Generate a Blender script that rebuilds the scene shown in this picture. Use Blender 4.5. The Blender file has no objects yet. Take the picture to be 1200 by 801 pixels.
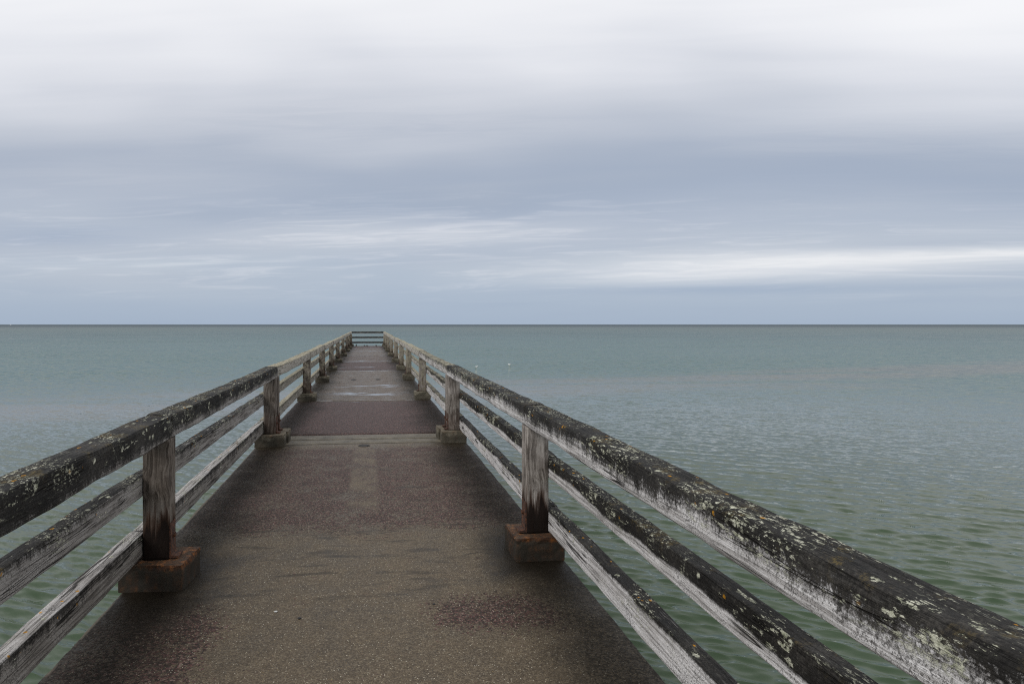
import bpy, bmesh, math, random
import numpy as np
from mathutils import Vector, noise as mnoise

random.seed(7)
rng = np.random.default_rng(11)
S = bpy.context.scene
C = S.collection
R = math.radians
DECK_H = 1.6            # eye height above the deck
SEA = -3.9              # sea level (deck top is 0)

# ------------------------------------------------------------------ helpers
def link(name, me, mat=None, parent=None, loc=(0, 0, 0)):
    o = bpy.data.objects.new(name, me)
    C.objects.link(o)
    o.location = loc
    if mat is not None:
        me.materials.append(mat)
    if parent is not None:
        o.parent = parent
    return o

def thing(name, label, cat, loc=(0, 0, 0), group=None):
    o = bpy.data.objects.new(name, None)
    C.objects.link(o)
    o.location = loc
    o.empty_display_size = 0.2
    o['label'] = label
    o['category'] = cat
    if group:
        o['group'] = group
    return o

def tag(o, label, cat, group=None):
    o['label'] = label
    o['category'] = cat
    if group:
        o['group'] = group

def mesh_from(bm, name, smooth=False):
    me = bpy.data.meshes.new(name)
    bm.normal_update()
    bm.to_mesh(me)
    bm.free()
    if smooth:
        for p in me.polygons:
            p.use_smooth = True
    return me

def loft(name, rings, smooth=True, caps=True):
    """rings: list of equal-length closed loops"""
    bm = bmesh.new()
    vs = [[bm.verts.new(p) for p in r] for r in rings]
    n = len(rings[0])
    for a, b in zip(vs[:-1], vs[1:]):
        for i in range(n):
            j = (i + 1) % n
            bm.faces.new((a[i], a[j], b[j], b[i]))
    if caps:
        bm.faces.new(list(reversed(vs[0])))
        bm.faces.new(vs[-1])
    bmesh.ops.recalc_face_normals(bm, faces=bm.faces[:])
    me = mesh_from(bm, name)
    if smooth:
        for p in me.polygons:
            p.use_smooth = len(p.vertices) == 4
    return me

def rrect(w, h, r, nw, nh, na=3):
    """rounded rectangle loop, centred in x, from 0 to h in the second axis"""
    pts = []
    hw = w / 2
    def line(a, b, n):
        for i in range(n):
            t = i / n
            pts.append((a[0] + (b[0] - a[0]) * t, a[1] + (b[1] - a[1]) * t))
    def arc(cx, cy, a0):
        for i in range(na):
            t = R(a0 + 90 * i / na)
            pts.append((cx + r * math.cos(t), cy + r * math.sin(t)))
    line((-hw + r, 0), (hw - r, 0), nw); arc(hw - r, r, -90)
    line((hw, r), (hw, h - r), nh);      arc(hw - r, h - r, 0)
    line((hw - r, h), (-hw + r, h), nw); arc(-hw + r, h - r, 90)
    line((-hw, h - r), (-hw, r), nh);    arc(-hw + r, r, 180)
    return pts

def nz(x, y, z):
    return mnoise.noise(Vector((x, y, z)))

# ------------------------------------------------------------------ node DSL
class N:
    def __init__(self, tree):
        self.t = tree
        self.n = tree.nodes
        self.l = tree.links
    def new(self, kind, **kw):
        x = self.n.new(kind)
        for k, v in kw.items():
            setattr(x, k, v)
        return x
    def put(self, sock, v):
        if v is None:
            return
        if isinstance(v, bpy.types.NodeSocket):
            self.l.new(v, sock)
        else:
            if sock.type == 'RGBA' and len(v) == 3:
                v = (*v, 1)
            sock.default_value = v
    def math(self, op, a, b=None, c=None, clamp=False):
        x = self.new('ShaderNodeMath', operation=op, use_clamp=clamp)
        for i, v in enumerate((a, b, c)):
            self.put(x.inputs[i], v)
        return x.outputs[0]
    def add(self, a, b): return self.math('ADD', a, b)
    def sub(self, a, b): return self.math('SUBTRACT', a, b)
    def mul(self, a, b): return self.math('MULTIPLY', a, b)
    def vmath(self, op, a, b=None, s=None):
        x = self.new('ShaderNodeVectorMath', operation=op)
        self.put(x.inputs[0], a)
        if b is not None: self.put(x.inputs[1], b)
        if s is not None: self.put(x.inputs['Scale'], s)
        return x.outputs['Value'] if op in ('LENGTH', 'DOT_PRODUCT', 'DISTANCE') else x.outputs[0]
    def sep(self, v):
        x = self.new('ShaderNodeSeparateXYZ'); self.put(x.inputs[0], v)
        return x.outputs
    def comb(self, x_, y_, z_):
        x = self.new('ShaderNodeCombineXYZ')
        for i, v in enumerate((x_, y_, z_)): self.put(x.inputs[i], v)
        return x.outputs[0]
    def noise(self, vec, scale=1.0, detail=3, rough=0.55, dist=0.0, sx=None):
        if sx is not None:
            vec = self.vmath('MULTIPLY', vec, sx)
        x = self.new('ShaderNodeTexNoise')
        self.put(x.inputs['Vector'], vec)
        x.inputs['Scale'].default_value = scale
        x.inputs['Detail'].default_value = detail
        x.inputs['Roughness'].default_value = rough
        x.inputs['Distortion'].default_value = dist
        return x.outputs['Fac']
    def noisec(self, vec, scale=1.0, detail=2, rough=0.5, sx=None):
        o = self.noise(vec, scale, detail, rough, 0.0, sx)
        return o.node.outputs['Color']
    def voro(self, vec, scale, feature='F1', rand=1.0):
        x = self.new('ShaderNodeTexVoronoi', feature=feature)
        self.put(x.inputs['Vector'], vec)
        x.inputs['Scale'].default_value = scale
        x.inputs['Randomness'].default_value = rand
        return x.outputs
    def ss(self, v, lo, hi, a=0.0, b=1.0):
        x = self.new('ShaderNodeMapRange', interpolation_type='SMOOTHSTEP')
        self.put(x.inputs[0], v)
        self.put(x.inputs[1], lo); self.put(x.inputs[2], hi)
        self.put(x.inputs[3], a); self.put(x.inputs[4], b)
        return x.outputs[0]
    def mix(self, f, a, b, blend='MIX'):
        x = self.new('ShaderNodeMix', data_type='RGBA', blend_type=blend)
        self.put(x.inputs[0], f); self.put(x.inputs[6], a); self.put(x.inputs[7], b)
        return x.outputs[2]
    def mixf(self, f, a, b):
        x = self.new('ShaderNodeMix', data_type='FLOAT')
        self.put(x.inputs[0], f); self.put(x.inputs[2], a); self.put(x.inputs[3], b)
        return x.outputs[0]
    def ramp(self, f, stops, interp='LINEAR'):
        x = self.new('ShaderNodeValToRGB')
        cr = x.color_ramp
        cr.interpolation = interp
        while len(cr.elements) < len(stops):
            cr.elements.new(0.5)
        for e, (p, c) in zip(cr.elements, stops):
            e.position = p
            e.color = (*c, 1) if len(c) == 3 else c
        self.put(x.inputs[0], f)
        return x.outputs[0]
    def attr(self, name):
        return self.new('ShaderNodeAttribute', attribute_type='OBJECT', attribute_name=name).outputs['Fac']
    def bump(self, h, strength=0.5, dist=0.01, normal=None):
        x = self.new('ShaderNodeBump')
        self.put(x.inputs['Height'], h)
        self.put(x.inputs['Strength'], strength)
        self.put(x.inputs['Distance'], dist)
        if normal is not None: self.put(x.inputs['Normal'], normal)
        return x.outputs[0]

def material(name):
    m = bpy.data.materials.new(name)
    m.use_nodes = True
    t = m.node_tree
    b = t.nodes['Principled BSDF']
    return m, N(t), b

# ------------------------------------------------------------------ materials
def rail_material():
    m, g, b = material('weathered_rail_wood')
    P = g.new('ShaderNodeTexCoord').outputs['Object']
    rnd = g.new('ShaderNodeObjectInfo').outputs['Random']
    off = g.vmath('SCALE', (37.0, 91.0, 53.0), s=rnd)
    Q = g.vmath('ADD', P, off)
    x, y, z = g.sep(P)
    nrm = g.new('ShaderNodeTexCoord').outputs['Normal']
    nzz = g.sep(nrm)[2]
    top = g.ss(nzz, 0.45, 0.8)
    zr = g.math('DIVIDE', z, g.attr('beam'))
    grain = g.noise(Q, 1, 7, 0.65, 0.4, sx=(70, 2.2, 70))
    grain2 = g.noise(Q, 1, 4, 0.6, 0.2, sx=(180, 7, 180))
    blot = g.noise(Q, 4.0, 5, 0.6)
    fine = g.noise(Q, 90, 4, 0.75)
    # silvered wood
    tone = g.add(g.mul(grain, 0.6), g.mul(blot, 0.4))
    pale = g.ramp(tone, [(0.33, (0.10, 0.092, 0.085)), (0.47, (0.46, 0.445, 0.44)), (0.60, (0.74, 0.73, 0.735))])
    brown = g.ramp(tone, [(0.33, (0.035, 0.029, 0.025)), (0.48, (0.13, 0.115, 0.10)), (0.64, (0.27, 0.25, 0.225))])
    wood = g.mix(g.mixf(top, g.attr('pale'), g.attr('toppale')), brown, pale)
    # fine pits and dirt specks on the silvered part
    speck = g.ss(g.add(g.noise(Q, 150, 3, 0.7), g.mul(g.sub(blot, 0.5), 0.5)), 0.56, 0.68)
    wood = g.mix(g.mul(speck, 0.75), wood, (0.035, 0.032, 0.03))
    # black algae crust from the top down, ragged and streaked
    streak = g.noise(Q, 1, 3, 0.6, sx=(3, 17, 2.2))
    big = g.noise(Q, 1, 2, 0.5, sx=(2, 1.3, 2))
    lvl = g.add(zr, g.mul(g.sub(streak, 0.5), g.mul(g.attr('streak'), 1.0)))
    lvl = g.add(lvl, g.mul(g.sub(big, 0.5), 0.7))
    lvl = g.add(lvl, g.mul(g.sub(fine, 0.5), g.mul(g.attr('streak'), 1.5)))
    cw = g.mul(g.attr('streak'), 0.20)
    crust = g.ss(g.sub(lvl, g.attr('edge')), g.sub(-0.03, cw), g.add(0.05, cw))
    topcrust = g.ss(g.add(g.mul(blot, 0.7), g.add(g.mul(grain2, 0.5), g.mul(g.attr('topdark'), 0.6))), 0.72, 0.95)
    crust = g.mixf(top, crust, topcrust)
    crustcol = g.ramp(g.add(g.mul(blot, 0.5), g.mul(fine, 0.5)),
                      [(0.36, (0.007, 0.0066, 0.006)), (0.52, (0.022, 0.0205, 0.019)), (0.68, (0.072, 0.067, 0.06))])
    bare = g.ss(g.noise(Q, 1, 4, 0.7, sx=(60, 9, 60)), 0.58, 0.72)
    crustcol = g.mix(g.mul(bare, 0.55), crustcol, (0.11, 0.106, 0.10))
    col = g.mix(crust, wood, crustcol)
    # drying splits running with the grain
    sp = g.math('ABSOLUTE', g.sub(g.noise(Q, 1, 2, 0.5, 0.0, sx=(22, 0.75, 22)), 0.5))
    split = g.mul(g.ss(sp, 0.020, 0.006), g.ss(g.noise(Q, 1, 2, 0.5, sx=(5, 1.6, 5)), 0.50, 0.58))
    col = g.mix(g.mul(split, 0.9), col, (0.008, 0.007, 0.006))
    # yellow-olive moss on the upper faces
    upper = g.ss(zr, 0.55, 0.95)
    moss = g.ss(g.add(g.noise(Q, 6, 5, 0.7), g.mul(g.attr('moss'), 0.25)), 0.66, 0.78)
    moss = g.mul(g.mul(moss, g.ss(fine, 0.42, 0.56)), g.mul(upper, g.mixf(top, 0.4, 1.0)))
    col = g.mix(g.mul(moss, 0.75), col, (0.115, 0.085, 0.028))
    # beige dust-lichen film covering the far rails
    film = g.ss(g.add(g.noise(Q, 11, 5, 0.7), g.mul(g.attr('film'), 0.5)), 0.62, 0.82)
    film = g.mul(film, g.mixf(top, g.mul(g.attr('film'), 0.45), 1.0))
    film = g.mul(film, g.ss(g.attr('film'), 0.05, 0.4))
    col = g.mix(g.mul(film, 0.85), col, g.ramp(fine, [(0.35, (0.18, 0.16, 0.105)), (0.65, (0.44, 0.41, 0.31))]))
    # pale crustose lichen: ragged patches drawn out along the grain plus small rosettes
    lw = g.noise(Q, 1, 5, 0.72, 0.1, sx=(42, 10, 42))
    ld = g.add(lw, g.mul(g.attr('lichen'), 0.10))
    la = g.ss(g.add(ld, g.mul(g.sub(g.noise(Q, 2.2, 2, 0.5), 0.5), 0.40)), 0.685, 0.71)
    la = g.mul(la, g.ss(g.noise(Q, 70, 4, 0.7), 0.40, 0.50))
    vo = g.voro(g.vmath('ADD', g.vmath('MULTIPLY', Q, (17, 13, 17)), g.vmath('SCALE', (1, 1, 1), s=g.mul(fine, 0.7))), 1.0)
    vr = g.sep(vo['Color'])[0]
    lb = g.mul(g.ss(vo['Distance'], 0.24, 0.20), g.ss(vr, 0.83, 0.85))
    lb = g.mul(lb, g.ss(g.noise(Q, 55, 3, 0.7), 0.38, 0.46))
    lc = g.mul(g.ss(g.noise(Q, 1, 3, 0.7, sx=(95, 38, 95)), 0.55, 0.60), g.ss(g.add(g.noise(Q, 3.3, 3, 0.6), g.mul(top, 0.05)), 0.53, 0.66))
    lb = g.math('MAXIMUM', lb, g.mul(lc, 0.85))
    lich = g.mul(g.math('MAXIMUM', la, lb), g.ss(g.add(zr, g.mul(top, 0.3)), 0.22, 0.55))
    lich = g.mul(lich, g.ss(g.attr('lichen'), 0.0, 0.3))
    lcol = g.ramp(g.noise(Q, 45, 3, 0.6), [(0.35, (0.30, 0.31, 0.22)), (0.6, (0.66, 0.66, 0.54))])
    col = g.mix(g.mul(lich, 0.92), col, lcol)
    # a few orange spots
    vo2 = g.voro(g.vmath('ADD', g.vmath('MULTIPLY', Q, (34, 26, 34)), g.vmath('SCALE', (1, 1, 1), s=g.mul(fine, 0.7))), 1.0)
    og = g.mul(g.ss(vo2['Distance'], 0.30, 0.22), g.ss(g.add(g.sep(vo2['Color'])[1], g.mul(g.sub(g.noise(Q, 3.0, 2, 0.5), 0.5), 0.5)), 0.95, 0.96))
    og = g.mul(g.mul(og, g.ss(zr, 0.5, 0.9)), g.ss(g.attr('lichen'), 0.0, 0.3))
    col = g.mix(g.mul(og, 0.9), col, (0.50, 0.24, 0.012))
    # rusty brown run-off where the rail meets a post foot
    rs = g.mul(g.ss(g.add(y, g.mul(g.sub(blot, 0.5), 0.2)), 0.24, 0.06), g.attr('rust'))
    col = g.mix(g.mul(rs, 0.7), col, (0.13, 0.055, 0.015))
    g.put(b.inputs['Base Color'], col)
    g.put(b.inputs['Roughness'], g.mixf(crust, 0.82, 0.7))
    b.inputs['Specular IOR Level'].default_value = 0.14
    crack = g.ss(grain, 0.40, 0.46)
    h = g.add(g.mul(crack, g.mixf(top, 0.35, 1.0)), g.add(g.mul(grain2, 0.55), g.mul(fine, 0.45)))
    h = g.sub(g.add(h, g.mul(lich, 0.55)), g.mul(split, 1.6))
    g.put(b.inputs['Normal'], g.bump(h, 0.85, 0.009))
    return m

def post_material():
    m, g, b = material('weathered_post_wood')
    P = g.new('ShaderNodeTexCoord').outputs['Object']
    rnd = g.new('ShaderNodeObjectInfo').outputs['Random']
    Q = g.vmath('ADD', P, g.vmath('SCALE', (31.0, 57.0, 83.0), s=rnd))
    x, y, z = g.sep(P)
    warp = g.noise(Q, 3.2, 2, 0.5)
    Qw = g.vmath('ADD', Q, g.comb(g.mul(warp, 0.13), g.mul(warp, 0.09), 0.0))
    grain = g.noise(Qw, 1, 6, 0.65, 0.3, sx=(58, 58, 2.0))
    fine = g.noise(Q, 1, 4, 0.7, sx=(150, 150, 14))
    blot = g.noise(Q, 7, 5, 0.65)
    tone = g.add(g.mul(grain, 0.65), g.mul(blot, 0.35))
    pale = g.ramp(tone, [(0.36, (0.07, 0.06, 0.052)), (0.5, (0.24, 0.215, 0.195)), (0.64, (0.46, 0.43, 0.40))])
    brown = g.ramp(tone, [(0.36, (0.022, 0.017, 0.013)), (0.5, (0.085, 0.069, 0.056)), (0.66, (0.20, 0.175, 0.15))])
    col = g.mix(g.attr('pale'), brown, pale)
    film = g.ss(g.add(g.noise(Q, 16, 5, 0.75), g.mul(g.attr('film'), 0.35)), 0.66, 0.8)
    film = g.mul(film, g.ss(g.attr('film'), 0.05, 0.4))
    col = g.mix(g.mul(film, 0.7), col, (0.30, 0.28, 0.21))
    # foot: damp black wood and rust runs rising in tongues
    run = g.noise(Q, 1, 3, 0.6, sx=(32, 32, 2.5))
    lv = g.sub(z, g.mul(run, 0.44))
    rust = g.mul(g.ss(lv, 0.10, -0.06), g.attr('rust'))
    col = g.mix(g.mul(rust, 0.85), col, g.ramp(run, [(0.38, (0.03, 0.012, 0.006)), (0.6, (0.13, 0.045, 0.013))]))
    blk = g.mul(g.ss(g.sub(z, g.mul(run, 0.62)), 0.00, -0.16), g.attr('foot'))
    col = g.mix(g.mul(blk, 0.92), col, (0.010, 0.007, 0.006))
    g.put(b.inputs['Base Color'], col)
    b.inputs['Roughness'].default_value = 0.8
    b.inputs['Specular IOR Level'].default_value = 0.12
    h = g.add(g.mul(g.ss(grain, 0.38, 0.5), 0.8), g.mul(fine, 0.6))
    g.put(b.inputs['Normal'], g.bump(h, 0.6, 0.004))
    return m

def plinth_material():
    m, g, b = material('plinth_concrete')
    P = g.new('ShaderNodeTexCoord').outputs['Object']
    rnd = g.new('ShaderNodeObjectInfo').outputs['Random']
    Q = g.vmath('ADD', P, g.vmath('SCALE', (23.0, 41.0, 67.0), s=rnd))
    x, y, z = g.sep(P)
    top = g.ss(g.sep(g.new('ShaderNodeTexCoord').outputs['Normal'])[2], 0.5, 0.8)
    blot = g.noise(Q, 9, 5, 0.65)
    fine = g.noise(Q, 130, 3, 0.7)
    col = g.ramp(g.add(g.mul(blot, 0.7), g.mul(fine, 0.3)),
                 [(0.33, (0.055, 0.048, 0.035)), (0.5, (0.14, 0.125, 0.092)), (0.68, (0.26, 0.235, 0.18))])
    # green-black algae rising on the vertical faces
    alg = g.ss(g.sub(g.add(z, g.mul(g.sub(blot, 0.5), 0.16)), 0.10), 0.03, -0.03)
    alg = g.mul(alg, g.mixf(top, 1.0, 0.0))
    col = g.mix(g.mul(alg, g.attr('algae')), col, (0.022, 0.019, 0.012))
    # rust wash
    run = g.noise(Q, 1, 4, 0.6, sx=(16, 16, 3))
    rw = g.ss(g.add(run, g.mul(blot, 0.3)), 0.52, 0.72)
    rcol = g.ramp(g.noise(Q, 20, 5, 0.7), [(0.36, (0.014, 0.006, 0.003)), (0.52, (0.055, 0.019, 0.005)), (0.70, (0.28, 0.095, 0.016))])
    rimz = g.ss(g.add(z, g.mul(g.sub(blot, 0.5), 0.08)), 0.115, 0.15)
    dirt = g.mul(g.mul(g.attr('rust'), g.sub(1.0, top)), g.ss(blot, 0.30, 0.55, 0.75, 0.95))
    col = g.mix(dirt, col, g.mix(blot, (0.005, 0.004, 0.002), (0.019, 0.013, 0.007)))
    rf = g.mul(g.attr('rust'), g.math('MAXIMUM', g.mul(rw, 0.22), g.mul(rimz, g.ss(blot, 0.3, 0.55, 0.6, 1.0))))
    col = g.mix(g.mul(rf, 0.9), col, rcol)
    pit = g.ss(g.voro(Q, 38)['Distance'], 0.10, 0.06)
    g.put(b.inputs['Base Color'], g.mix(g.mul(pit, 0.8), col, (0.012, 0.010, 0.008)))
    b.inputs['Roughness'].default_value = 0.78
    b.inputs['Specular IOR Level'].default_value = 0.35
    g.put(b.inputs['Normal'], g.bump(g.sub(g.add(g.mul(fine, 0.6), blot), g.mul(pit, 1.2)), 0.6, 0.006))
    return m

def rust_material():
    m, g, b = material('rusty_iron')
    Q = g.new('ShaderNodeTexCoord').outputs['Object']
    n = g.noise(Q, 45, 5, 0.7)
    col = g.ramp(n, [(0.35, (0.014, 0.008, 0.006)), (0.52, (0.055, 0.022, 0.012)), (0.7, (0.17, 0.06, 0.02))])
    g.put(b.inputs['Base Color'], col)
    b.inputs['Roughness'].default_value = 0.85
    g.put(b.inputs['Normal'], g.bump(n, 0.7, 0.004))
    return m

PUDDLES = [(13.75, 0.35, .05), (15.1, 0.5, .22), (17.0, 0.5, .0), (22.7, 0.5, .15), (24.3, .5, -.05), (28.3, 0.6, .15),
           (33.2, 0.6, .2), (39.0, 0.9, .15), (43.4, 0.9, .1)]

def deck_material():
    m, g, b = material('worn_deck_aggregate')
    P = g.new('ShaderNodeNewGeometry').outputs['Position']
    x, y, z = g.sep(P)
    red = g.attr('red')
    large = g.noise(P, 0.75, 4, 0.6)
    mid = g.noise(P, 3.2, 5, 0.65)
    small = g.noise(P, 22, 4, 0.7)
    fine = g.noise(P, 210, 3, 0.75)
    # mortar skin
    mort = g.ramp(g.add(g.mul(mid, 0.45), g.add(g.mul(small, 0.25), g.mul(fine, 0.3))),
                  [(0.34, (0.020, 0.0145, 0.009)), (0.5, (0.096, 0.072, 0.046)), (0.66, (0.205, 0.160, 0.108))])
    grit = g.voro(P, 150)
    mort = g.mix(0.55, mort, g.ramp(g.sep(grit['Color'])[0], [(0.0, (0.03, 0.022, 0.014)), (0.6, (0.095, 0.073, 0.047)), (1.0, (0.20, 0.165, 0.115))]))
    # red stone chippings
    cells = g.voro(P, 85)
    cr = g.sep(cells['Color'])
    chip = g.ramp(cr[0], [(0.0, (0.014, 0.006, 0.005)), (0.45, (0.080, 0.034, 0.031)), (0.8, (0.128, 0.064, 0.057)), (1.0, (0.21, 0.15, 0.125))])
    clump = g.noise(P, 38, 3, 0.6)
    chip = g.mix(g.ss(clump, 0.50, 0.62), chip, (0.021, 0.010, 0.009))
    chip = g.mix(g.ss(cells['Distance'], 0.45, 0.75), chip, (0.020, 0.014, 0.012))
    # where the skin has worn away: two bands of bare chippings and patches
    band = g.mul(g.ss(y, 4.75, 5.35), g.ss(y, 8.75, 8.3))
    patch_l = g.mul(g.ss(x, -0.62, -0.95), g.ss(y, 4.1, 3.6))
    patch_r = g.mul(g.ss(g.math('ABSOLUTE', g.sub(x, 0.72)), 0.50, 0.2), g.ss(g.math('ABSOLUTE', g.sub(y, 3.55)), 0.38, 0.08))
    wear = g.math('MAXIMUM', band, g.math('MAXIMUM', patch_l, patch_r))
    wearmask = g.add(g.mul(wear, 0.42), g.add(g.mul(g.sub(mid, 0.5), 1.0), g.add(g.mul(g.sub(small, 0.5), 0.75), g.mul(g.sub(cr[1], 0.5), 0.35))))
    near_red = g.mul(g.ss(wearmask, 0.19, 0.42), 0.9)
    far_red = g.ss(g.add(red, g.add(g.mul(g.sub(mid, 0.5), 0.9), g.mul(g.sub(cr[1], 0.5), 0.5))), 0.36, 0.60)
    rr = g.math('MAXIMUM', g.mul(near_red, g.attr('near')), far_red)
    # filled trench down the middle of the near slab
    tr = g.mul(g.ss(g.math('ABSOLUTE', g.add(x, 0.05)), 0.17, 0.10), g.mul(g.ss(g.add(y, g.mul(mid, 0.8)), 5.9, 6.2), g.ss(y, 8.7, 8.5)))
    rr = g.mul(rr, g.sub(1.0, g.mul(g.mul(tr, g.ss(mid, 0.40, 0.58)), 0.85)))
    col = g.mix(rr, mort, chip)
    # white and ochre pebbles set in the mortar
    pc = g.voro(P, 95)
    pcol = g.sep(pc['Color'])
    peb = g.mul(g.ss(pc['Distance'], 0.30, 0.20), g.ss(g.add(pcol[2], g.mul(g.sub(mid, 0.5), 0.25)), 0.87, 0.89))
    col = g.mix(g.mul(peb, 0.9), col, g.ramp(pcol[0], [(0.0, (0.22, 0.15, 0.06)), (0.4, (0.34, 0.30, 0.21)), (1.0, (0.62, 0.58, 0.48))]))
    dk = g.mul(g.ss(pc['Distance'], 0.30, 0.22), g.ss(pcol[1], 0.93, 0.945))
    col = g.mix(g.mul(dk, 0.8), col, (0.016, 0.013, 0.011))
    # algae along both margins
    ax = g.math('ABSOLUTE', g.add(x, 0.07))
    mg = g.ss(g.add(ax, g.add(g.mul(g.sub(large, 0.5), 0.75), g.mul(g.sub(small, 0.5), 0.35))), 0.68, 1.18)
    mg = g.mul(mg, g.add(0.78, g.mul(g.ss(g.add(cr[1], g.mul(g.sub(mid, 0.5), 2.0)), 0.3, 0.8), 0.22)))
    col = g.mix(g.mul(mg, 0.93), col, (0.012, 0.0105, 0.008))
    # dark damp blots
    db = g.ss(g.noise(P, 1, 4, 0.6, sx=(1.1, 3.4, 1)), 0.60, 0.70)
    col = g.mix(g.mul(db, 0.6), col, (0.026, 0.021, 0.016))
    # trowel waves and dirt lines across the slab
    tw = g.mul(g.ss(g.noise(P, 1, 4, 0.6, 0.3, sx=(1.6, 11, 1)), 0.56, 0.66), g.mul(g.ss(y, 3.5, 4.1), g.ss(y, 6.0, 5.2)))
    col = g.mix(g.mul(g.mul(tw, 0.6), g.attr('near')), col, (0.022, 0.017, 0.011))
    # damp plus the plinths' soft shadow, painted dark round the near post feet
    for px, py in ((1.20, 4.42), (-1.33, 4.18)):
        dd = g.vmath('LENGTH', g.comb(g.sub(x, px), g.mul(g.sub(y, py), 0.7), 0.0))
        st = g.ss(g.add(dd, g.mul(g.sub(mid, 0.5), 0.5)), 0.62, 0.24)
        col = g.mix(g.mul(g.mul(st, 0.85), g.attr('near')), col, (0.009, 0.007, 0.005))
    # paler line along the left slab edge
    ar = g.mul(g.ss(x, -1.447, -1.462), g.ss(mid, 0.36, 0.5))
    col = g.mix(g.mul(ar, 0.7), col, (0.13, 0.115, 0.09))
    # hairline crossing cracks
    for cy, a in ((4.50, 1.3), (5.05, 1.9)):
        d = g.math('ABSOLUTE', g.sub(g.add(y, g.mul(g.sub(g.noise(P, a, 4, 0.6), 0.5), 0.55)), cy))
        ck = g.mul(g.ss(d, 0.012, 0.003), g.ss(mid, 0.44, 0.54))
        col = g.mix(g.mul(g.mul(ck, 0.7), g.attr('near')), col, (0.018, 0.014, 0.011))
    # thin standing water in the dips beside the slab joints
    pud = None
    for cy, hw, bias in PUDDLES:
        hw = hw * 1.7
        t = g.add(g.ss(g.math('ABSOLUTE', g.sub(y, cy)), hw, 0.0), bias)
        t = g.mul(t, g.ss(g.math('ABSOLUTE', g.sub(y, cy)), hw, hw * 0.6))
        pud = t if pud is None else g.math('MAXIMUM', pud, t)
    pn = g.noise(P, 1, 5, 0.65, sx=(1.3, 2.6, 1))
    wet = g.ss(g.add(g.mul(pud, 0.42), g.mul(g.sub(pn, 0.5), 1.9)), 0.35, 0.60)
    wet = g.mul(wet, g.sub(1.0, mg))
    col = g.mix(g.mul(wet, 0.45), col, (0.02, 0.017, 0.015))
    damp = g.ss(y, 6.0, 16.0)
    rough = g.mixf(damp, g.add(0.52, g.mul(g.sub(mid, 0.5), 0.5)), g.add(0.46, g.mul(g.sub(mid, 0.5), 0.6)))
    rough = g.mixf(rr, rough, 0.62)
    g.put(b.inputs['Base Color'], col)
    g.put(b.inputs['Roughness'], g.mixf(wet, rough, 0.06))
    g.put(b.inputs['Specular IOR Level'], g.mul(g.mixf(wet, g.mixf(damp, 0.2, 0.38), 0.5), g.sub(1.0, g.mul(g.mul(mg, 0.75), g.sub(1.0, wet)))))
    h = g.add(g.add(g.mul(fine, 0.35), g.mul(g.sub(1.0, grit['Distance']), 0.5)), g.add(g.mul(small, 0.5), g.mul(g.mul(g.sub(1.0, cells['Distance']), rr), 0.9)))
    h = g.add(h, g.mul(peb, 0.5))
    g.put(b.inputs['Normal'], g.bump(h, g.mixf(wet, 0.55, 0.02), 0.006))
    return m

def strip_material():
    m, g, b = material('joint_concrete')
    P = g.new('ShaderNodeNewGeometry').outputs['Position']
    n = g.add(g.mul(g.noise(P, 6, 5, 0.65), 0.6), g.mul(g.noise(P, 120, 3, 0.7), 0.4))
    g.put(b.inputs['Base Color'], g.ramp(n, [(0.36, (0.045, 0.037, 0.025)), (0.5, (0.098, 0.083, 0.058)), (0.66, (0.165, 0.143, 0.105))]))
    b.inputs['Roughness'].default_value = 0.6
    g.put(b.inputs['Normal'], g.bump(n, 0.5, 0.006))
    return m

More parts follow.
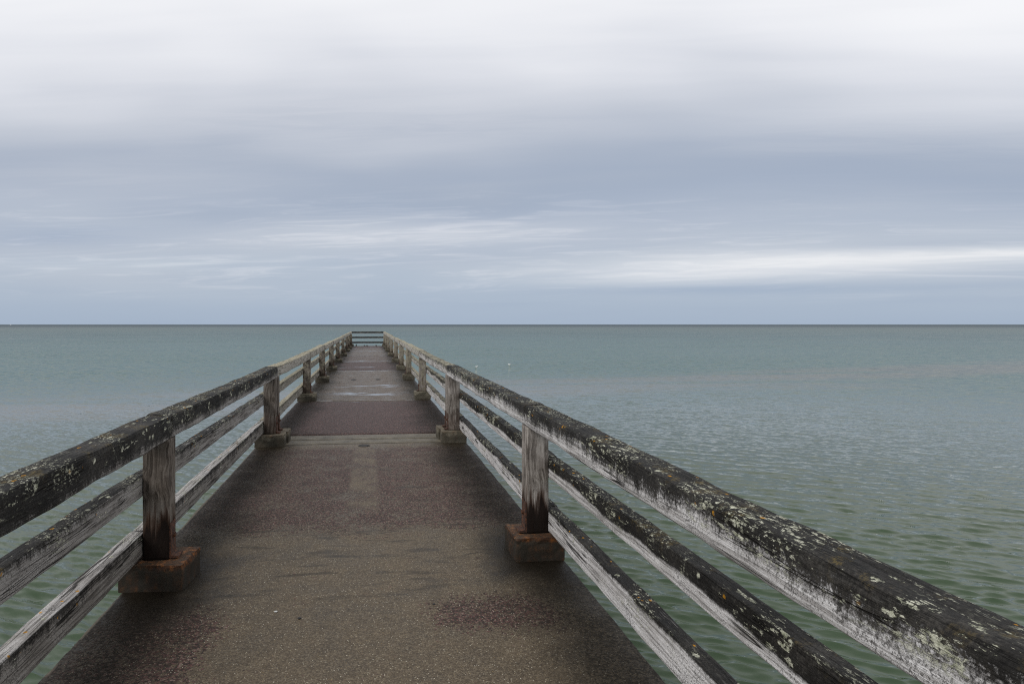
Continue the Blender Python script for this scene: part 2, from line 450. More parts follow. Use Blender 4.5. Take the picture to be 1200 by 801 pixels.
def sea_material():
    m, g, b = material('sea_water')
    P = g.new('ShaderNodeNewGeometry').outputs['Position']
    x, y, z = g.sep(P)
    d = g.vmath('LENGTH', g.comb(x, y, 0.0))
    patch = g.noise(P, 1, 4, 0.6, sx=(0.012, 0.035, 1))
    # body colour: shallow green over sand, bluer and deeper further out
    col = g.mix(g.ss(g.add(d, g.mul(g.sub(patch, 0.5), 40.0)), 22, 95), (0.031, 0.056, 0.026), (0.038, 0.086, 0.064))
    col = g.mix(g.ss(d, 90, 420), col, (0.038, 0.076, 0.068))
    col = g.mix(g.ss(d, 300, 2200), col, (0.010, 0.032, 0.042))
    # stirred-up sand: a long pale-brown band lying across the bay
    s = g.sub(y, g.add(51.0, g.mul(x, 0.30)))
    s = g.add(s, g.mul(g.sub(g.noise(P, 1, 4, 0.65, sx=(0.035, 0.09, 1)), 0.5), 26.0))
    sand = g.mul(g.ss(g.math('ABSOLUTE', s), 13.0, 2.0), g.ss(g.noise(P, 1, 3, 0.6, sx=(0.02, 0.2, 1)), 0.34, 0.56))
    col = g.mix(g.mul(sand, 0.7), col, (0.108, 0.100, 0.076))
    # ripples: rotate so crests lie a little skewed, stretch along the crest
    ang = R(-33)
    u = g.add(g.mul(x, math.cos(ang)), g.mul(y, math.sin(ang)))
    v = g.sub(g.mul(y, math.cos(ang)), g.mul(x, math.sin(ang)))
    W = g.comb(u, v, 0.0)
    gust = g.ss(patch, 0.35, 0.65, 0.75, 1.15)
    half = (0.5, 0.5, 0.5)
    r1 = g.vmath('SUBTRACT', g.noisec(W, 1, 2, 0.55, sx=(3.2, 8.5, 1)), half)
    r2 = g.vmath('SUBTRACT', g.noisec(W, 1, 3, 0.6, sx=(0.95, 2.6, 1)), half)
    r3 = g.vmath('SUBTRACT', g.noisec(W, 1, 3, 0.55, sx=(0.06, 0.22, 1)), half)
    sl = g.vmath('ADD', g.vmath('SCALE', r1, s=g.ss(d, 12, 100, 0.40, 0.75)), g.vmath('SCALE', r2, s=g.ss(d, 24, 90, 0.08, 1.5)))
    sl = g.vmath('ADD', sl, g.vmath('SCALE', r3, s=g.ss(d, 60, 400, 0.0, 0.55)))
    sl = g.vmath('MULTIPLY', g.vmath('SCALE', sl, s=gust), (0.7, 1.25, 0.0))
    n3 = g.vmath('NORMALIZE', g.vmath('ADD', g.new('ShaderNodeNewGeometry').outputs['Normal'], sl))
    # light scattered back out of the water, and the sky mirrored by its rippled skin
    dif = g.new('ShaderNodeBsdfDiffuse')
    g.put(dif.inputs['Color'], col)
    glo = g.new('ShaderNodeBsdfGlossy')
    g.put(glo.inputs['Color'], (1, 1, 1))
    g.put(glo.inputs['Roughness'], g.ss(d, 30, 900, 0.02, 0.22))
    g.put(glo.inputs['Normal'], n3)
    fr = g.new('ShaderNodeFresnel')
    fr.inputs['IOR'].default_value = 1.333
    g.put(fr.inputs['Normal'], n3)
    cap = g.mixf(g.ss(d, 14, 90), 0.60, 0.39)       # wave hollows hide part of the mirror at a distance
    cap = g.mixf(g.ss(d, 150, 800), cap, 0.29)
    cap = g.mixf(g.ss(d, 600, 3000), cap, 0.19)
    mx = g.new('ShaderNodeMixShader')
    g.put(mx.inputs[0], g.math('MINIMUM', fr.outputs[0], cap))
    g.l.new(dif.outputs[0], mx.inputs[1]); g.l.new(glo.outputs[0], mx.inputs[2])
    g.l.new(mx.outputs[0], g.n['Material Output'].inputs['Surface'])
    g.n.remove(b)
    return m

def plain(name, colr, rough=0.6):
    m, g, b = material(name)
    n = g.noise(g.new('ShaderNodeTexCoord').outputs['Object'], 14, 4, 0.6)
    g.put(b.inputs['Base Color'], g.mix(n, tuple(c * 0.8 for c in colr), tuple(min(1, c * 1.15) for c in colr)))
    b.inputs['Roughness'].default_value = rough
    return m

M_RAIL, M_POST, M_PLINTH, M_RUST = rail_material(), post_material(), plinth_material(), rust_material()
M_DECK, M_STRIP, M_SEA = deck_material(), strip_material(), sea_material()
M_IRON = plain('blackened_iron', (0.02, 0.018, 0.017), 0.7)
M_WHITE = plain('white_paint', (0.75, 0.76, 0.77), 0.4)
M_FEATHER = plain('white_feathers', (0.78, 0.78, 0.77), 0.8)
M_SHELL = plain('white_shell', (0.6, 0.6, 0.58), 0.5)
M_PEBBLE = plain('dark_stone', (0.02, 0.02, 0.022), 0.6)
M_GLASS = plain('dark_glass', (0.03, 0.04, 0.05), 0.1)

# ------------------------------------------------------------------ beams, posts, plinths
def beam(w, h, p0, p1, seed, step, r=0.012, amp=0.003, sag=0.0, fine=True):
    """rectangular beam in local axes: y runs from p0 to p1, z from 0 to h; returns mesh (origin at p0)"""
    L = (Vector(p1) - Vector(p0)).length
    d = Vector(p1) - Vector(p0)
    n = max(2, int(L / step))
    prof = rrect(w, h, r, 6 if fine else 2, 6 if fine else 2, 3 if fine else 2)
    rings = []
    for i in range(n + 1):
        t = i / n
        cx, cy, cz = d.x * t, d.y * t, d.z * t - sag * 4 * t * (1 - t)
        e = min(t, 1 - t) * L
        shrink = 1 - 0.05 * max(0, 1 - e / 0.03)         # ends a little rounded off
        ring = []
        for (px, pz) in prof:
            k = amp * (nz(px * 9 + seed, cy * 1.7, pz * 9) + 0.7 * nz(px * 22 + seed, cy * 6, pz * 22 + 5))
            k += amp * 0.7 * nz(px * 60 + seed, cy * 4, pz * 60)
            # wear eats the upper arrises unevenly
            edge = max(0.0, abs(px) / (w / 2) - 0.6) * max(0.0, pz / h - 0.6) * 6
            k -= edge * amp * 1.2 * (0.5 + nz(cy * 3.1, seed, px * 5))
            cxp, czp = px, pz - h / 2
            l = math.hypot(cxp, czp) or 1
            ring.append((cx + (px + cxp / l * k) * shrink, cy, cz + h / 2 + (czp + czp / l * k) * shrink))
        rings.append(ring)
    return loft('beam', rings)

def post_mesh(w, dp, h, seed, fine=True):
    prof = [(a, b_ - dp / 2) for a, b_ in rrect(w, dp, 0.010, 5 if fine else 2, 5 if fine else 2, 3 if fine else 2)]
    n = 36 if fine else 8
    rings = []
    for i in range(n + 1):
        z = h * i / n
        ring = []
        for (px, py) in prof:
            k = 0.0022 * (nz(px * 14 + seed, py * 14, z * 2.5) + 0.7 * nz(px * 50 + seed, py * 50, z * 2))
            if z < 0.12:
                k -= 0.004 * (1 - z / 0.12) * (0.6 + nz(px * 20, py * 20 + seed, z * 9))
            l = math.hypot(px, py)
            ring.append((px + px / l * k, py + py / l * k, z))
        rings.append(ring)
    return loft('post', rings)

def plinth_mesh(w, dp, h, seed, fine=True):
    prof = [(a, b_ - dp / 2) for a, b_ in rrect(w, dp, 0.012, 10 if fine else 2, 10 if fine else 2, 2)]
    zs = [0, 0.25, 0.5, 0.75, 0.92, 1.0] if fine else [0, 0.5, 0.93, 1.0]
    rings = []
    for q, t in enumerate(zs):
        s = 1.0 - (0.018 if q == len(zs) - 1 else 0)
        ring = []
        for (px, py) in prof:
            k = 0.005 * nz(px * 9 + seed, py * 9, t * 2) + 0.004 * nz(px * 32 + seed, py * 32, t * 6) - (0.022 * max(0, nz(px * 11 + seed, py * 11, t * 7 + 3) - .05) if min(abs(abs(px) - w / 2), abs(abs(py) - dp / 2)) < .02 and t > .6 else 0)
            l = math.hypot(px, py)
            ring.append((px * s + px / l * k, py * s + py / l * k, h * t + (0.003 * nz(px * 12, py * 12, seed) if t == 1.0 else 0)))
        rings.append(ring)
    return loft('plinth', rings, smooth=False)

def bracket_mesh(side):
    """bent iron angle on the walkway face of a post foot, with a bolt head; side = +1 when the walkway is towards +x"""
    bm = bmesh.new()
    prof = [(0.0, 0.004), (0.0, 0.21), (0.009, 0.215), (0.013, 0.022), (0.055, 0.016), (0.055, 0.004)]
    vs = []
    for yy in (-0.05, 0.05):
        vs.append([bm.verts.new((side * a, yy, b_ * (1.04 if yy > 0 else 1.0) if b_ > .1 else b_)) for a, b_ in prof])
    n = len(prof)
    for i in range(n):
        j = (i + 1) % n
        bm.faces.new((vs[0][i], vs[0][j], vs[1][j], vs[1][i]))
    bm.faces.new(vs[0]); bm.faces.new(list(reversed(vs[1])))
    # hexagonal bolt head
    for (cz,) in ((0.135,),):
        a = [bm.verts.new((side * 0.008, 0.017 * math.cos(k * math.pi / 3), cz + 0.017 * math.sin(k * math.pi / 3))) for k in range(6)]
        c = [bm.verts.new((side * 0.027, 0.015 * math.cos(k * math.pi / 3), cz + 0.015 * math.sin(k * math.pi / 3))) for k in range(6)]
        for k in range(6):
            bm.faces.new((a[k], a[(k + 1) % 6], c[(k + 1) % 6], c[k]))
        bm.faces.new(c)
    bmesh.ops.recalc_face_normals(bm, faces=bm.faces[:])
    return mesh_from(bm, 'bracket')

# front faces of the plinths along the pier
YL = [-5.55, -0.85, 4.05, 8.65, 13.77, 18.3, 22.8, 27.5, 33.1, 38.7, 43.1, 48.15]
YR = [-5.40, -0.60, 4.29, 8.70, 13.90, 18.8, 23.0, 27.7, 33.2, 38.5, 43.2, 48.15]
PH = 0.158

def build_railing(side, Ys, label):
    """side -1: left, +1: right"""
    root = thing('railing', label, 'railing', (side * 1.15 - 0.07, 0, 0))
    base = root.location.copy()
    xin = 1.085 if side > 0 else -1.222            # walkway face of the posts
    pw = 0.155
    xp = xin + side * pw / 2                        # post centre
    xo = xin + side * (pw + 0.045)                  # centre of the boards bolted to the outer face
    pxl = (1.155 if side > 0 else -1.292)           # plinth centre
    rr = random.Random(5 if side > 0 else 9)
    def A(o, **kw):
        if 'beam' in kw: kw.setdefault('toppale', kw['pale'])
        for k, v in kw.items():
            o[k] = float(v)
    def put(name, me, mat, x, y, z, parent=root):
        o = link(name, me, mat, parent, Vector((x, y, z)) - (base if parent is root else Vector((0, 0, 0))))
        return o
    joints = []
    for k, y in enumerate(Ys):
        fine = y < 16
        far = min(1.0, max(0.0, (y - 6) / 9))
        if k == 3:          # expansion joint: twin posts and twin plinths
            parts = [(0.0, 0.28, 0.165, 0.0), (0.286, 0.29, 0.41, -side * 0.022)]
            joints.append(y + 0.287)
        else:
            parts = [(0.0, 0.34, 0.17, 0.0)]
            joints.append(y + 0.17)
        for q, (d0, dp, pc, dx) in enumerate(parts):
            seed = 10 * k + 3 * q + (50 if side > 0 else 0)
            pl = put('plinth', plinth_mesh(0.345 if side > 0 else 0.385, dp, PH, seed, fine), M_PLINTH, pxl + dx, y + d0 + dp / 2, -0.003)
            pl.rotation_euler.z = R({(-1, 2): -4.5, (1, 2): 1.5}.get((side, k), rr.uniform(-1.5, 1.5)))
            A(pl, rust=1.0 if k == 2 else (0.25 if k < 4 else rr.choice([0, 0, 0.15, 0.1])),
              algae=0.6 if k == 2 else (0.75 if side < 0 else 0.5))
            if k == 2:
                pl['label'] = 'rust stained concrete block'
            ph = 0.893 - PH
            po = put('post', post_mesh(pw, 0.15, ph + 0.004, seed, fine), M_POST, xp, y + pc, PH - 0.006)
            po.rotation_euler.z = R(rr.uniform(-1.5, 1.5))
            A(po, pale=(0.85 if k < 3 else 0.75) if side > 0 else (0.12 if k == 2 else 0.22), film=0.75 * far if side > 0 else 0.6 * far,
              rust=1.0 if k == 2 else 0.25, foot=1.06 if k == 2 else (0.55 if side < 0 else 0.25))
            link('bracket', bracket_mesh(-side), M_RUST, po, (-side * (pw / 2 - 0.001), -0.015 if len(parts) == 1 else 0.0, 0.006))
    # boards: one length per bay, butted at the posts
    for k in range(len(Ys) - 1):
        y0, y1 = joints[k] + 0.004, joints[k + 1] - 0.004
        if k == len(Ys) - 2:
            y1 = Ys[-1] + 0.335
        if k == 0:
            y0 = Ys[0]
        near = y0 < 9
        step = 0.022 if near else (0.06 if y0 < 20 else 0.15)
        far = min(1.0, max(0.0, (y0 - 3) / 6)) if side < 0 else min(1.0, max(0.0, (y0 - 5) / 8))
        seed = 17.3 * k + (200 if side > 0 else 0)
        jz = lambda a: rr.uniform(-a, a)
        rise = 0.035 * max(0, (y0 - 30) / 18)
        # top rail, lying on the post heads
        dz0, dz1 = (0, 0) if k < 3 else (jz(0.012), jz(0.012))
        dx0, dx1 = (jz(.003), jz(.003)) if k < 3 else (jz(0.012), jz(0.012))
        w = 0.162 if k < 3 else rr.uniform(0.148, 0.165)
        h = 0.147 if k < 3 else rr.uniform(0.135, 0.152)
        me = beam(w, h, (xp + dx0, y0, 0.889 + dz0 + rise), (xp + dx1, y1, 0.889 + dz1 + rise), seed, step,
                  r=(0.022 if side > 0 else 0.013) if near else 0.012, amp=0.0055 if near else 0.005, sag=0.012 if k > 2 else 0.004, fine=near)
        o = put('top_rail', me, M_RAIL, xp + dx0, y0, 0.889 + dz0 + rise)
        if side > 0:
            A(o, beam=h, pale=0.95 - 0.25 * far, edge=0.43 + 0.5 * far, streak=0.9, topdark=1.0 - 0.55 * far, moss=0.5, lichen=(1.0 - 0.6 * far) if k else 1.45, film=far, rust=0)
        else:
            A(o, beam=h, pale=0.3 + 0.25 * far, edge=0.04 + 0.9 * far, streak=0.7, topdark=0.9 - 0.5 * far, moss=0.55, lichen=0.85 - 0.5 * far, film=far, rust=0)
        # middle board
        me = beam(0.09, 0.134, (xo, y0, 0.536), (xo + jz(.004), y1, 0.536 + jz(.006)), seed + 5, step, r=0.012, amp=0.004 if near else 0.003, fine=near)
        o = put('mid_rail', me, M_RAIL, xo, y0, 0.536 + rise)
        if side > 0:
            A(o, beam=.134, pale=1.0 - .25 * far, edge=0.42 + 0.35 * far, streak=0.12 + 0.5 * far, topdark=1.0 - 0.4 * far, moss=0.5, lichen=0.8 - 0.4 * far, film=far * .9, rust=0)
        else:
            A(o, beam=.134, pale=0.34 - 0.05 * far, toppale=.7, edge=0.9, streak=0.8, topdark=0.66 - .2 * far, moss=0.2, lichen=0.65, film=far * .9, rust=0)
        # lower board
        me = beam(0.09, 0.152, (xo, y0, 0.168), (xo + jz(.004), y1, 0.168 + jz(.005)), seed + 9, step, r=0.010, amp=0.004 if near else 0.003, fine=near)
        o = put('lower_rail', me, M_RAIL, xo, y0, 0.168 + rise)
        if side > 0:
            A(o, beam=.152, pale=1.0 - .25 * far, edge=0.88, streak=0.15, topdark=0.75 - 0.3 * far, moss=0.1, lichen=0.3, film=far * .8, rust=0.5 if k == 1 else 0)
        else:
            A(o, beam=.152, pale=0.12 + .2 * far, toppale=0.6, edge=0.75, streak=0.9, topdark=0.12, moss=0.0, lichen=0.35, film=far * .8, rust=0.2 if k == 1 else 0)
    return root

build_railing(-1, YL, 'darkened wooden railing on concrete blocks along the left edge of the pier')
build_railing(1, YR, 'lichen spotted wooden railing with black topped rails along the right edge of the pier')

# far end railing
er = thing('railing', 'short three bar railing closing off the far end of the pier', 'railing', (-0.07, 48.47, 0))
for nm, z, h, w in (('top_rail', 0.945, 0.125, 0.13), ('mid_rail', 0.578, 0.118, 0.08), ('lower_rail', 0.205, 0.118, 0.08)):
    L = 2.58
    me = beam(w, h, (0, 0, 0), (0, L, 0), 77 + z * 10, 0.1, amp=0.003, fine=False)
    o = link(nm, me, M_RAIL, er, (-L / 2, 0.06 if nm != 'top_rail' else 0.10, z))
    o.rotation_euler.z = R(-90)
    for a, v in dict(beam=h, pale=0.25, edge=0.2, streak=0.6, topdark=0.8, moss=0.3, lichen=0.2, film=0.25, rust=0, toppale=.3).items():
        o[a] = float(v)

# ------------------------------------------------------------------ pier
pier = thing('pier', 'long narrow concrete pier with worn brown walkway running out to sea', 'pier', (-0.075, 20, SEA))
PB = pier.location.copy()
XL, XR = -1.475, 1.325

def slab(name, y0, y1, mat, red=0.0, near=0.0, dz=0.0, step=0.12, thick=0.32, seed=0.0, xl=XL, xr=XR):
    nx = 30
    ny = max(2, int((y1 - y0) / step))
    ch = 0.010
    xs = [xl + ch + (xr - xl - 2 * ch) * i / nx for i in range(nx + 1)]
    rings = []
    for j in range(ny + 1):
        y = y0 + (y1 - y0) * j / ny
        ends = 0.006 if j in (0, ny) else 0
        el = 0.009 * nz(y * 2.3, 1.7, seed) + 0.006 * nz(y * 11, 4.1, seed) + 0.01 * min(0, nz(y * 4, 9.1, seed) + .3) * -1
        e2 = 0.006 * nz(y * 2.1, 8.7, seed) + 0.004 * nz(y * 12, 6.1, seed)
        ring = [(xl + el, y, -thick + dz), (xl + el, y, -ch + dz - ends)]
        for x in xs:
            f = 0.0025 * nz(x * 1.6, y * 1.1, seed) + 0.0012 * nz(x * 6, y * 5, seed)
            ring.append((x + (el if x == xs[0] else e2 if x == xs[-1] else 0), y, dz + f - ends - (0.002 if x in (xs[0], xs[-1]) else 0)))
        ring += [(xr + e2, y, -ch + dz - ends), (xr + e2, y, -thick + dz)]
        rings.append([Vector(p) - PB for p in ring])
    me = loft(name, rings)
    o = link(name, me, mat, pier)
    o['red'] = float(red); o['near'] = float(near)
    return o

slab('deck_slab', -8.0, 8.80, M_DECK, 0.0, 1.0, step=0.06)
slab('joint_strip', 8.812, 9.12, M_STRIP, dz=0.002, step=0.05)
slab('joint_strip', 9.128, 9.50, M_STRIP, dz=0.004, step=0.05)
for (a, c_, rd, dz) in ((9.506, 13.62, 0.85, 0.004), (13.63, 22.95, 0.40, 0.0), (22.96, 27.6, 0.9, 0.003), (27.61, 33.1, 0.55, 0.0),
                        (33.11, 38.6, 0.4, 0.003), (38.61, 43.2, 0.45, 0.0), (43.21, 48.85, 0.7, 0.003)):
    slab('deck_slab', a, c_, M_DECK, rd, 0.0, dz=dz, seed=a, step=0.15)

# drain covers let into the walkway
def drain_mesh(w, l):
    bm = bmesh.new()
    n = 24
    def ring(s, z):
        return [bm.verts.new((w / 2 * s * math.cos(2 * math.pi * i / n) * (1 + 0.05 * nz(i, 3, w)), l / 2 * s * math.sin(2 * math.pi * i / n), z)) for i in range(n)]
    rs = [ring(1.0, -0.01), ring(1.0, 0.006), ring(0.86, 0.0075), ring(0.80, 0.0025)]
    for a, b_ in zip(rs[:-1], rs[1:]):
        for i in range(n):
            bm.faces.new((a[i], a[(i + 1) % n], b_[(i + 1) % n], b_[i]))
    bm.faces.new(rs[-1])
    bmesh.ops.recalc_face_normals(bm, faces=bm.faces[:])
    return mesh_from(bm, 'drain')
for (x, y, w, l) in ((-0.06, 8.62, 0.15, 0.15), (-0.43, 18.9, 0.15, 0.5), (0.27, 18.95, 0.15, 0.4)):
    link('drain_cover', drain_mesh(w, l), M_IRON, pier, Vector((x, y, 0.0)) - PB)

# what carries the walkway
def box_mesh(w, d, h, bev=0.02):
    bm = bmesh.new()
    bmesh.ops.create_cube(bm, size=1)
    for v in bm.verts:
        v.co = Vector((v.co.x * w, v.co.y * d, v.co.z * h))
    bmesh.ops.bevel(bm, geom=bm.edges[:], offset=bev, segments=2, affect='EDGES')
    return mesh_from(bm, 'box')
pm, bmq = box_mesh(0.34, 0.34, 7.0), box_mesh(2.5, 0.4, 0.42)
for me in (pm, bmq):
    me.materials.append(M_STRIP)
for y in (4.3, 9.1, 18.5, 27.7, 38.7, 48.0):
    for x in (-0.95, 0.8):
        link('pile', pm, None, pier, Vector((x, y, -4.22)) - PB)
    link('cross_beam', bmq, None, pier, Vector((-0.075, y, -0.525)) - PB)

# ------------------------------------------------------------------ small things on the far end and near slab
def stub_mesh(r, h, tall):
    prof = [(1.25, 0), (1.25, 0.12 * h), (0.8, 0.2 * h), (0.62, 0.6 * h), (0.75, 0.75 * h), (1.0, 0.85 * h), (0.9, h)]
    rings = [[(r * a * math.cos(2 * math.pi * i / 12), r * a * math.sin(2 * math.pi * i / 12) * (0.8 if tall else 1.2), z) for i in range(12)] for a, z in prof]
    return loft('stub', rings)
for (x, r, h, lab) in ((-0.92, 0.045, 0.135, 'thin upright dark iron stub at the far end of the pier, leftmost of four'),
                       (-0.32, 0.065, 0.06, 'low dark iron stub at the far end of the pier, second from left'),
                       (-0.12, 0.075, 0.06, 'low dark iron stub under the end railing, just right of the middle'),
                       (0.55, 0.065, 0.07, 'low dark iron stub at the far end of the pier, nearest the right railing')):
    o = link('mooring_stub', stub_mesh(r, h, h > 0.1), M_IRON, None, (x, 48.55, 0.001))
    tag(o, lab, 'mooring stub', 'iron stubs on the end of the pier')

def pebble(name, loc, r, mat, label, cat, seed, flat=0.5):
    bm = bmesh.new()
    bmesh.ops.create_icosphere(bm, subdivisions=2, radius=1)
    for v in bm.verts:
        k = 1 + 0.3 * nz(v.co.x * 1.4 + seed, v.co.y * 1.4, v.co.z * 1.4)
        v.co = Vector((v.co.x * r * k, v.co.y * r * 0.7 * k, (v.co.z + 0.75) * r * flat * k))
    o = link(name, mesh_from(bm, name, True), mat, None, loc)
    tag(o, label, cat)
pebble('shell', (-0.515, 3.69, 0.001), 0.010, M_SHELL, 'tiny white shell lying on the brown walkway', 'shell', 1, 0.35)
pebble('pebble', (-0.375, 3.59, 0.001), 0.010, M_PEBBLE, 'tiny black pebble on the walkway close to the white shell', 'pebble', 4)
pebble('pebble', (0.37, 3.69, 0.001), 0.008, M_PEBBLE, 'tiny black pebble on the walkway right of the middle', 'pebble', 8)

# ------------------------------------------------------------------ sea
def build_sea():
    f, H = 649.0, 1.6 - SEA
    vs = []
    r = [0.0]
    v = 590.0
    while v > 6:
        vs.append(v); v -= 0.85
    r = [0.6, 1.5, 2.5, 3.5, 4.5, 5.4] + [f * H / a for a in vs]
    rr_ = r[-1]
    while rr_ < 60000:
        rr_ *= 1.09
        r.append(rr_)
    r = np.array(r)
    axis = R(8.0)
    fw = np.linspace(R(-52), R(52), 900)
    bk = np.linspace(R(52), R(308), 60)[1:-1]
    th = np.concatenate([fw, bk]) + axis
    nr, nt = len(r), len(th)
    RR, TT = np.meshgrid(r, th, indexing='ij')
    X = RR * np.sin(TT); Y = RR * np.cos(TT)
    dr = np.gradient(r)[:, None] * np.ones_like(TT)
    Z = np.zeros_like(X)
    OX = np.zeros_like(X); OY = np.zeros_like(X)
    main = R(180 + 34)     # travelling towards the viewer and a little to the left
    nw = 90
    for i in range(nw):
        lam = 0.11 * (2.3 / 0.11) ** ((i + rng.random()) / nw)
        a = main + rng.normal(0, 0.24)
        k = 2 * np.pi / lam
        s = 0.052 * math.exp(-(math.log(lam / 0.33) / 0.85) ** 2)
        A = s * 1.414 / k
        ph = rng.random() * 6.283
        wgt = np.clip((lam / dr - 1.5) / 1.6, 0, 1)
        wgt = wgt * np.clip((lam / (RR * 0.0025) - 1.5) / 1.6, 0, 1)
        kx, ky = k * math.sin(a), k * math.cos(a)
        arg = kx * X + ky * Y + ph
        Z += A * wgt * np.cos(arg)
        OX -= 0.9 * A * wgt * (kx / k) * np.sin(arg)
        OY -= 0.9 * A * wgt * (ky / k) * np.sin(arg)
    # patchy groups
    grp = 0.95 + 0.12 * np.sin(X * 0.21 + 1.3 * np.sin(Y * 0.13)) * np.sin(Y * 0.33 + 0.8 * np.sin(X * 0.17 + 1))
    Z *= grp
    X2, Y2 = X + OX * grp, Y + OY * grp
    co = np.stack([X2, Y2, Z], -1).reshape(-1, 3).astype(np.float32)
    co = np.vstack([co, [[0, 0, 0]]]).astype(np.float32)
    i0 = (np.arange(nr - 1)[:, None] * nt + np.arange(nt)[None, :])
    i1 = (np.arange(nr - 1)[:, None] * nt + (np.arange(nt)[None, :] + 1) % nt)
    q = np.stack([i0, i0 + nt, i1 + nt, i1], -1).reshape(-1, 4)
    cen = len(co) - 1
    tri = np.stack([np.full(nt, cen), np.arange(nt), (np.arange(nt) + 1) % nt], -1)
    me = bpy.data.meshes.new('sea')
    nq, ntri = len(q), len(tri)
    me.vertices.add(len(co)); me.vertices.foreach_set('co', co.ravel())
    me.loops.add(nq * 4 + ntri * 3)
    me.loops.foreach_set('vertex_index', np.concatenate([q.ravel(), tri.ravel()]).astype(np.int32))
    me.polygons.add(nq + ntri)
    me.polygons.foreach_set('loop_start', np.concatenate([np.arange(nq) * 4, nq * 4 + np.arange(ntri) * 3]).astype(np.int32))
    me.update(calc_edges=True)
    me.validate()
    me.polygons.foreach_set('use_smooth', np.ones(len(me.polygons), bool))
    if me.polygons[100].normal.z < 0:
        me.flip_normals()
    o = link('sea', me, M_SEA, None, (0, 0, SEA))
    o['kind'] = 'structure'
build_sea()

# ------------------------------------------------------------------ birds and boat
def gull(loc, rz, label):
    # one continuous body: tail, folded wings' bulk, breast, neck, head, bill
    st = [(-0.24, 0.085, 0.006, 0.004), (-0.17, 0.075, 0.035, 0.016), (-0.09, 0.055, 0.065, 0.05), (0.0, 0.045, 0.082, 0.072), (0.08, 0.05, 0.074, 0.07),
          (0.125, 0.085, 0.048, 0.052), (0.145, 0.13, 0.036, 0.036), (0.165, 0.165, 0.037, 0.036), (0.195, 0.168, 0.03, 0.028), (0.215, 0.162, 0.012, 0.012), (0.265, 0.15, 0.004, 0.005)]
    rings = [[(x, w * math.cos(2 * math.pi * i / 14), z + h * math.sin(2 * math.pi * i / 14)) for i in range(14)] for x, z, w, h in st]
    o = link('gull', loft('gull', rings), M_FEATHER, None, loc)
    o.rotation_euler.z = rz
    tag(o, label, 'gull', 'gulls afloat on the sea')
def sea_at(u, v, z=SEA):
    yaw = R(6.3)
    zc = 760 * (1.6 - z) / (v - 380); xc = (u - 516) * zc / 760
    return (xc * math.cos(yaw) + zc * math.sin(yaw), zc * math.cos(yaw) - xc * math.sin(yaw), z)
gull(sea_at(558, 430), 0.3, 'white gull floating on the water just beyond the right railing, the nearer of two')
gull(sea_at(597, 427.4), 2.6, 'white gull floating further out, right of the other gull')

bx, by, bz = sea_at(12.3, 380.65)
boat = thing('boat', 'tiny white boat far off on the horizon at the left', 'boat', (bx, by, SEA))
st = [(-7, 2.0, 1.7), (-5, 2.2, 1.75), (0, 2.4, 1.9), (4, 1.9, 2.2), (7, 0.9, 2.6), (9, 0.1, 3.0)]
rings = []
for x, w, h in st:
    rings.append([(x, -w, h), (x, -w * 0.85, h * 0.4), (x, -w * 0.4, -0.3), (x, w * 0.4, -0.3), (x, w * 0.85, h * 0.4), (x, w, h)])
link('hull', loft('hull', rings, smooth=False), M_WHITE, boat)
cab = []
for z, s in ((1.7, 1.0), (3.6, 0.95), (4.4, 0.8), (6.2, 0.55), (6.5, 0.45)):
    cab.append([(-4 * s, -1.6 * s, z), (3.2 * s, -1.6 * s, z), (4 * s, 0, z), (3.2 * s, 1.6 * s, z), (-4 * s, 1.6 * s, z)])
link('cabin', loft('cabin', cab, smooth=False), M_WHITE, boat)

# ------------------------------------------------------------------ sky and light
SUN_EL, SUN_AZ = 38.0, 232.0      # azimuth clockwise from +Y: behind the viewer, to the left
w = bpy.data.worlds.new('World')
S.world = w
w.use_nodes = True
g = N(w.node_tree)
bg = w.node_tree.nodes['Background']
sky = g.new('ShaderNodeTexSky', sky_type='NISHITA')
sky.sun_disc = False
sky.sun_elevation = R(SUN_EL)
sky.sun_rotation = R(SUN_AZ)
D = g.new('ShaderNodeTexCoord').outputs['Generated']
D = g.vmath('NORMALIZE', D)
dx, dy, dz = g.sep(D)
# cloud layers lie in long parallel sheets across the view, so work on slopes towards the bay (heading 6.3 degrees off the pier)
ca_, sa_ = math.cos(R(6.3)), math.sin(R(6.3))
fwd = g.math('MAXIMUM', g.math('ABSOLUTE', g.add(g.mul(dy, ca_), g.mul(dx, sa_))), 0.12)
sid = g.sub(g.mul(dx, ca_), g.mul(dy, sa_))
el = g.mul(g.math('ARCTANGENT', g.math('DIVIDE', dz, fwd)), 180 / math.pi)
az = g.mul(g.math('ARCTANGENT', g.math('DIVIDE', sid, fwd)), 180 / math.pi)
# stratus sheets: coordinates on a layered deck, strongly stretched sideways
L1 = g.comb(g.mul(az, 0.034), g.mul(el, 0.13), 0.0)
L2 = g.comb(g.mul(az, 0.035), g.add(g.mul(el, 0.42), g.mul(az, -0.012)), 3.0)
L3 = g.comb(g.mul(az, 0.11), g.add(g.mul(el, 1.5), g.mul(az, -0.05)), 7.0)
c1 = g.noise(L1, 1, 2, 0.45, 0.2)
c2 = g.noise(L2, 1, 3, 0.5, 0.3)
c3 = g.noise(L3, 1, 6, 0.62, 1.1)
fade_lo = g.ss(el, 0.5, 5.0)
e2 = g.add(el, g.mul(g.mul(g.sub(c1, 0.5), 12.0), fade_lo))
e2 = g.add(e2, g.mul(g.mul(g.sub(c2, 0.5), 3.0), g.ss(el, 0.3, 3.0)))
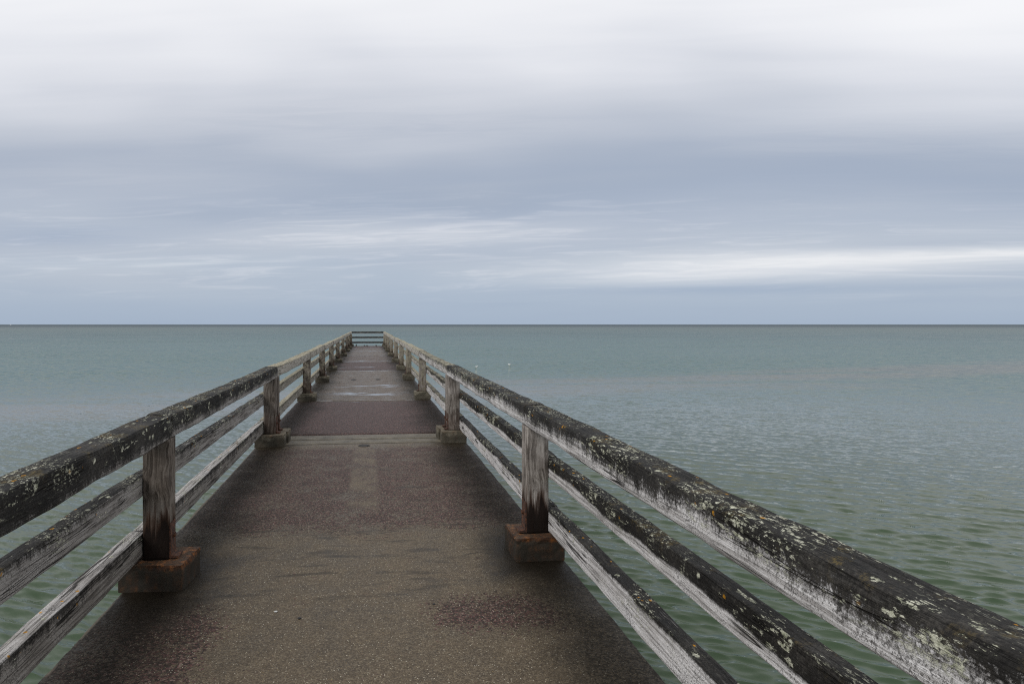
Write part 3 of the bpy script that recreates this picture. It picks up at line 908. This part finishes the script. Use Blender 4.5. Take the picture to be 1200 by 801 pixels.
# the dark sheet lies lower on the left
e2 = g.add(e2, g.mul(az, 0.0))
t = g.math('DIVIDE', e2, 90.0)
K = 1 / 90
base = g.ramp(t, [(0.0, (0.375, 0.46, 0.585)), (2.2 * K, (0.405, 0.485, 0.60)), (5.0 * K, (0.48, 0.54, 0.63)), (8.0 * K, (0.50, 0.55, 0.635)),
                  (10.4 * K, (0.375, 0.44, 0.555)), (12.8 * K, (0.375, 0.435, 0.54)), (15.5 * K, (0.48, 0.525, 0.61)), (18.5 * K, (0.585, 0.62, 0.69)),
                  (21.5 * K, (0.745, 0.765, 0.82)), (25.5 * K, (0.885, 0.895, 0.93)), (30 * K, (0.97, 0.975, 0.99)), (90 * K, (1.3, 1.3, 1.3))], 'B_SPLINE')
def blob(ca, ce, ha, he, tilt=0.0):
    a = g.math('DIVIDE', g.sub(az, ca), ha)
    e = g.math('DIVIDE', g.sub(g.sub(el, g.mul(g.sub(az, ca), tilt)), ce), he)
    q = g.add(g.mul(a, a), g.mul(e, e))
    return g.math('EXPONENT', g.mul(q, -1.0))
wisp = g.ss(c3, 0.36, 0.68)
def lay(col, f, c, k, soft=0.45):
    return g.mix(g.mul(g.mul(f, k), g.add(soft, g.mul(wisp, 1 - soft))), col, c)
base = lay(base, blob(34, 13.0, 17, 3.4, -0.02), (0.375, 0.435, 0.545), 0.75)
base = lay(base, blob(-8, 18.5, 20, 3.0, 0.0), (0.66, 0.68, 0.74), 0.5)
base = lay(base, blob(27, 5.2, 15, 1.3, 0.05), (0.90, 0.905, 0.92), 1.0, 0.72)
base = lay(base, blob(-26, 12.6, 15, 2.0, 0.0), (0.52, 0.56, 0.64), 0.7, 0.8)
base = lay(base, blob(42, 6.2, 9, 0.55, 0.04), (0.88, 0.885, 0.90), 0.9)
base = lay(base, blob(-2, 7.9, 17, 1.1, 0.02), (0.70, 0.725, 0.78), 0.8)
base = lay(base, blob(-26, 5.3, 14, 0.7, 0.0), (0.59, 0.65, 0.725), 0.7)
base = lay(base, blob(23, 3.05, 15, 0.5, 0.01), (0.33, 0.415, 0.55), 0.9)
base = lay(base, blob(38, 7.15, 10, 0.42, 0.04), (0.42, 0.48, 0.58), 0.85)
base = lay(base, blob(-30, 7.8, 7, 1.0, 0.0), (0.35, 0.425, 0.555), 0.75)
base = g.mix(g.mul(g.mul(g.ss(c3, 0.48, 0.75), 0.30), g.mul(g.ss(el, 1.5, 4), g.ss(el, 13, 8))), base, (0.80, 0.81, 0.86))
base = g.mix(g.mul(g.ss(c2, 0.55, 0.32), g.ss(el, 16, 9, 0.03, 0.14)), base, (0.30, 0.37, 0.52))
STR = 0.1
clouds = g.vmath('SCALE', base, s=1.0 / STR)
mixc = g.mix(0.96, sky.outputs[0], clouds)
g.put(bg.inputs['Color'], mixc)
bg.inputs['Strength'].default_value = STR

sun = bpy.data.lights.new('sun', 'SUN')
sun.energy = 1.3
sun.angle = R(26)
sun.color = (1.0, 0.96, 0.90)
so = bpy.data.objects.new('sun', sun)
C.objects.link(so)
sd = Vector((math.sin(R(SUN_AZ)) * math.cos(R(SUN_EL)), math.cos(R(SUN_AZ)) * math.cos(R(SUN_EL)), math.sin(R(SUN_EL))))
so.rotation_euler = sd.to_track_quat('Z', 'Y').to_euler()
so.location = (-6, -8, 12)

# ------------------------------------------------------------------ camera
cam = bpy.data.cameras.new('camera')
cam.sensor_width = 36
cam.lens = 760 / 1200 * 36
cam.shift_x = 84 / 1200
cam.shift_y = -20.5 / 1200
cam.clip_start = 0.05
cam.clip_end = 120000
co = bpy.data.objects.new('camera', cam)
C.objects.link(co)
co.location = (0, 0, DECK_H)
co.rotation_euler = (R(90), 0, R(-6.3))
S.camera = co

S.render.engine = 'CYCLES'
S.cycles.use_denoising = False
S.cycles.pixel_filter_type = 'BLACKMAN_HARRIS'
S.cycles.filter_width = 1.15
S.cycles.max_bounces = 6
S.view_settings.view_transform = 'Standard'
S.view_settings.look = 'None'
S.view_settings.gamma = 1
S.view_settings.exposure = 0
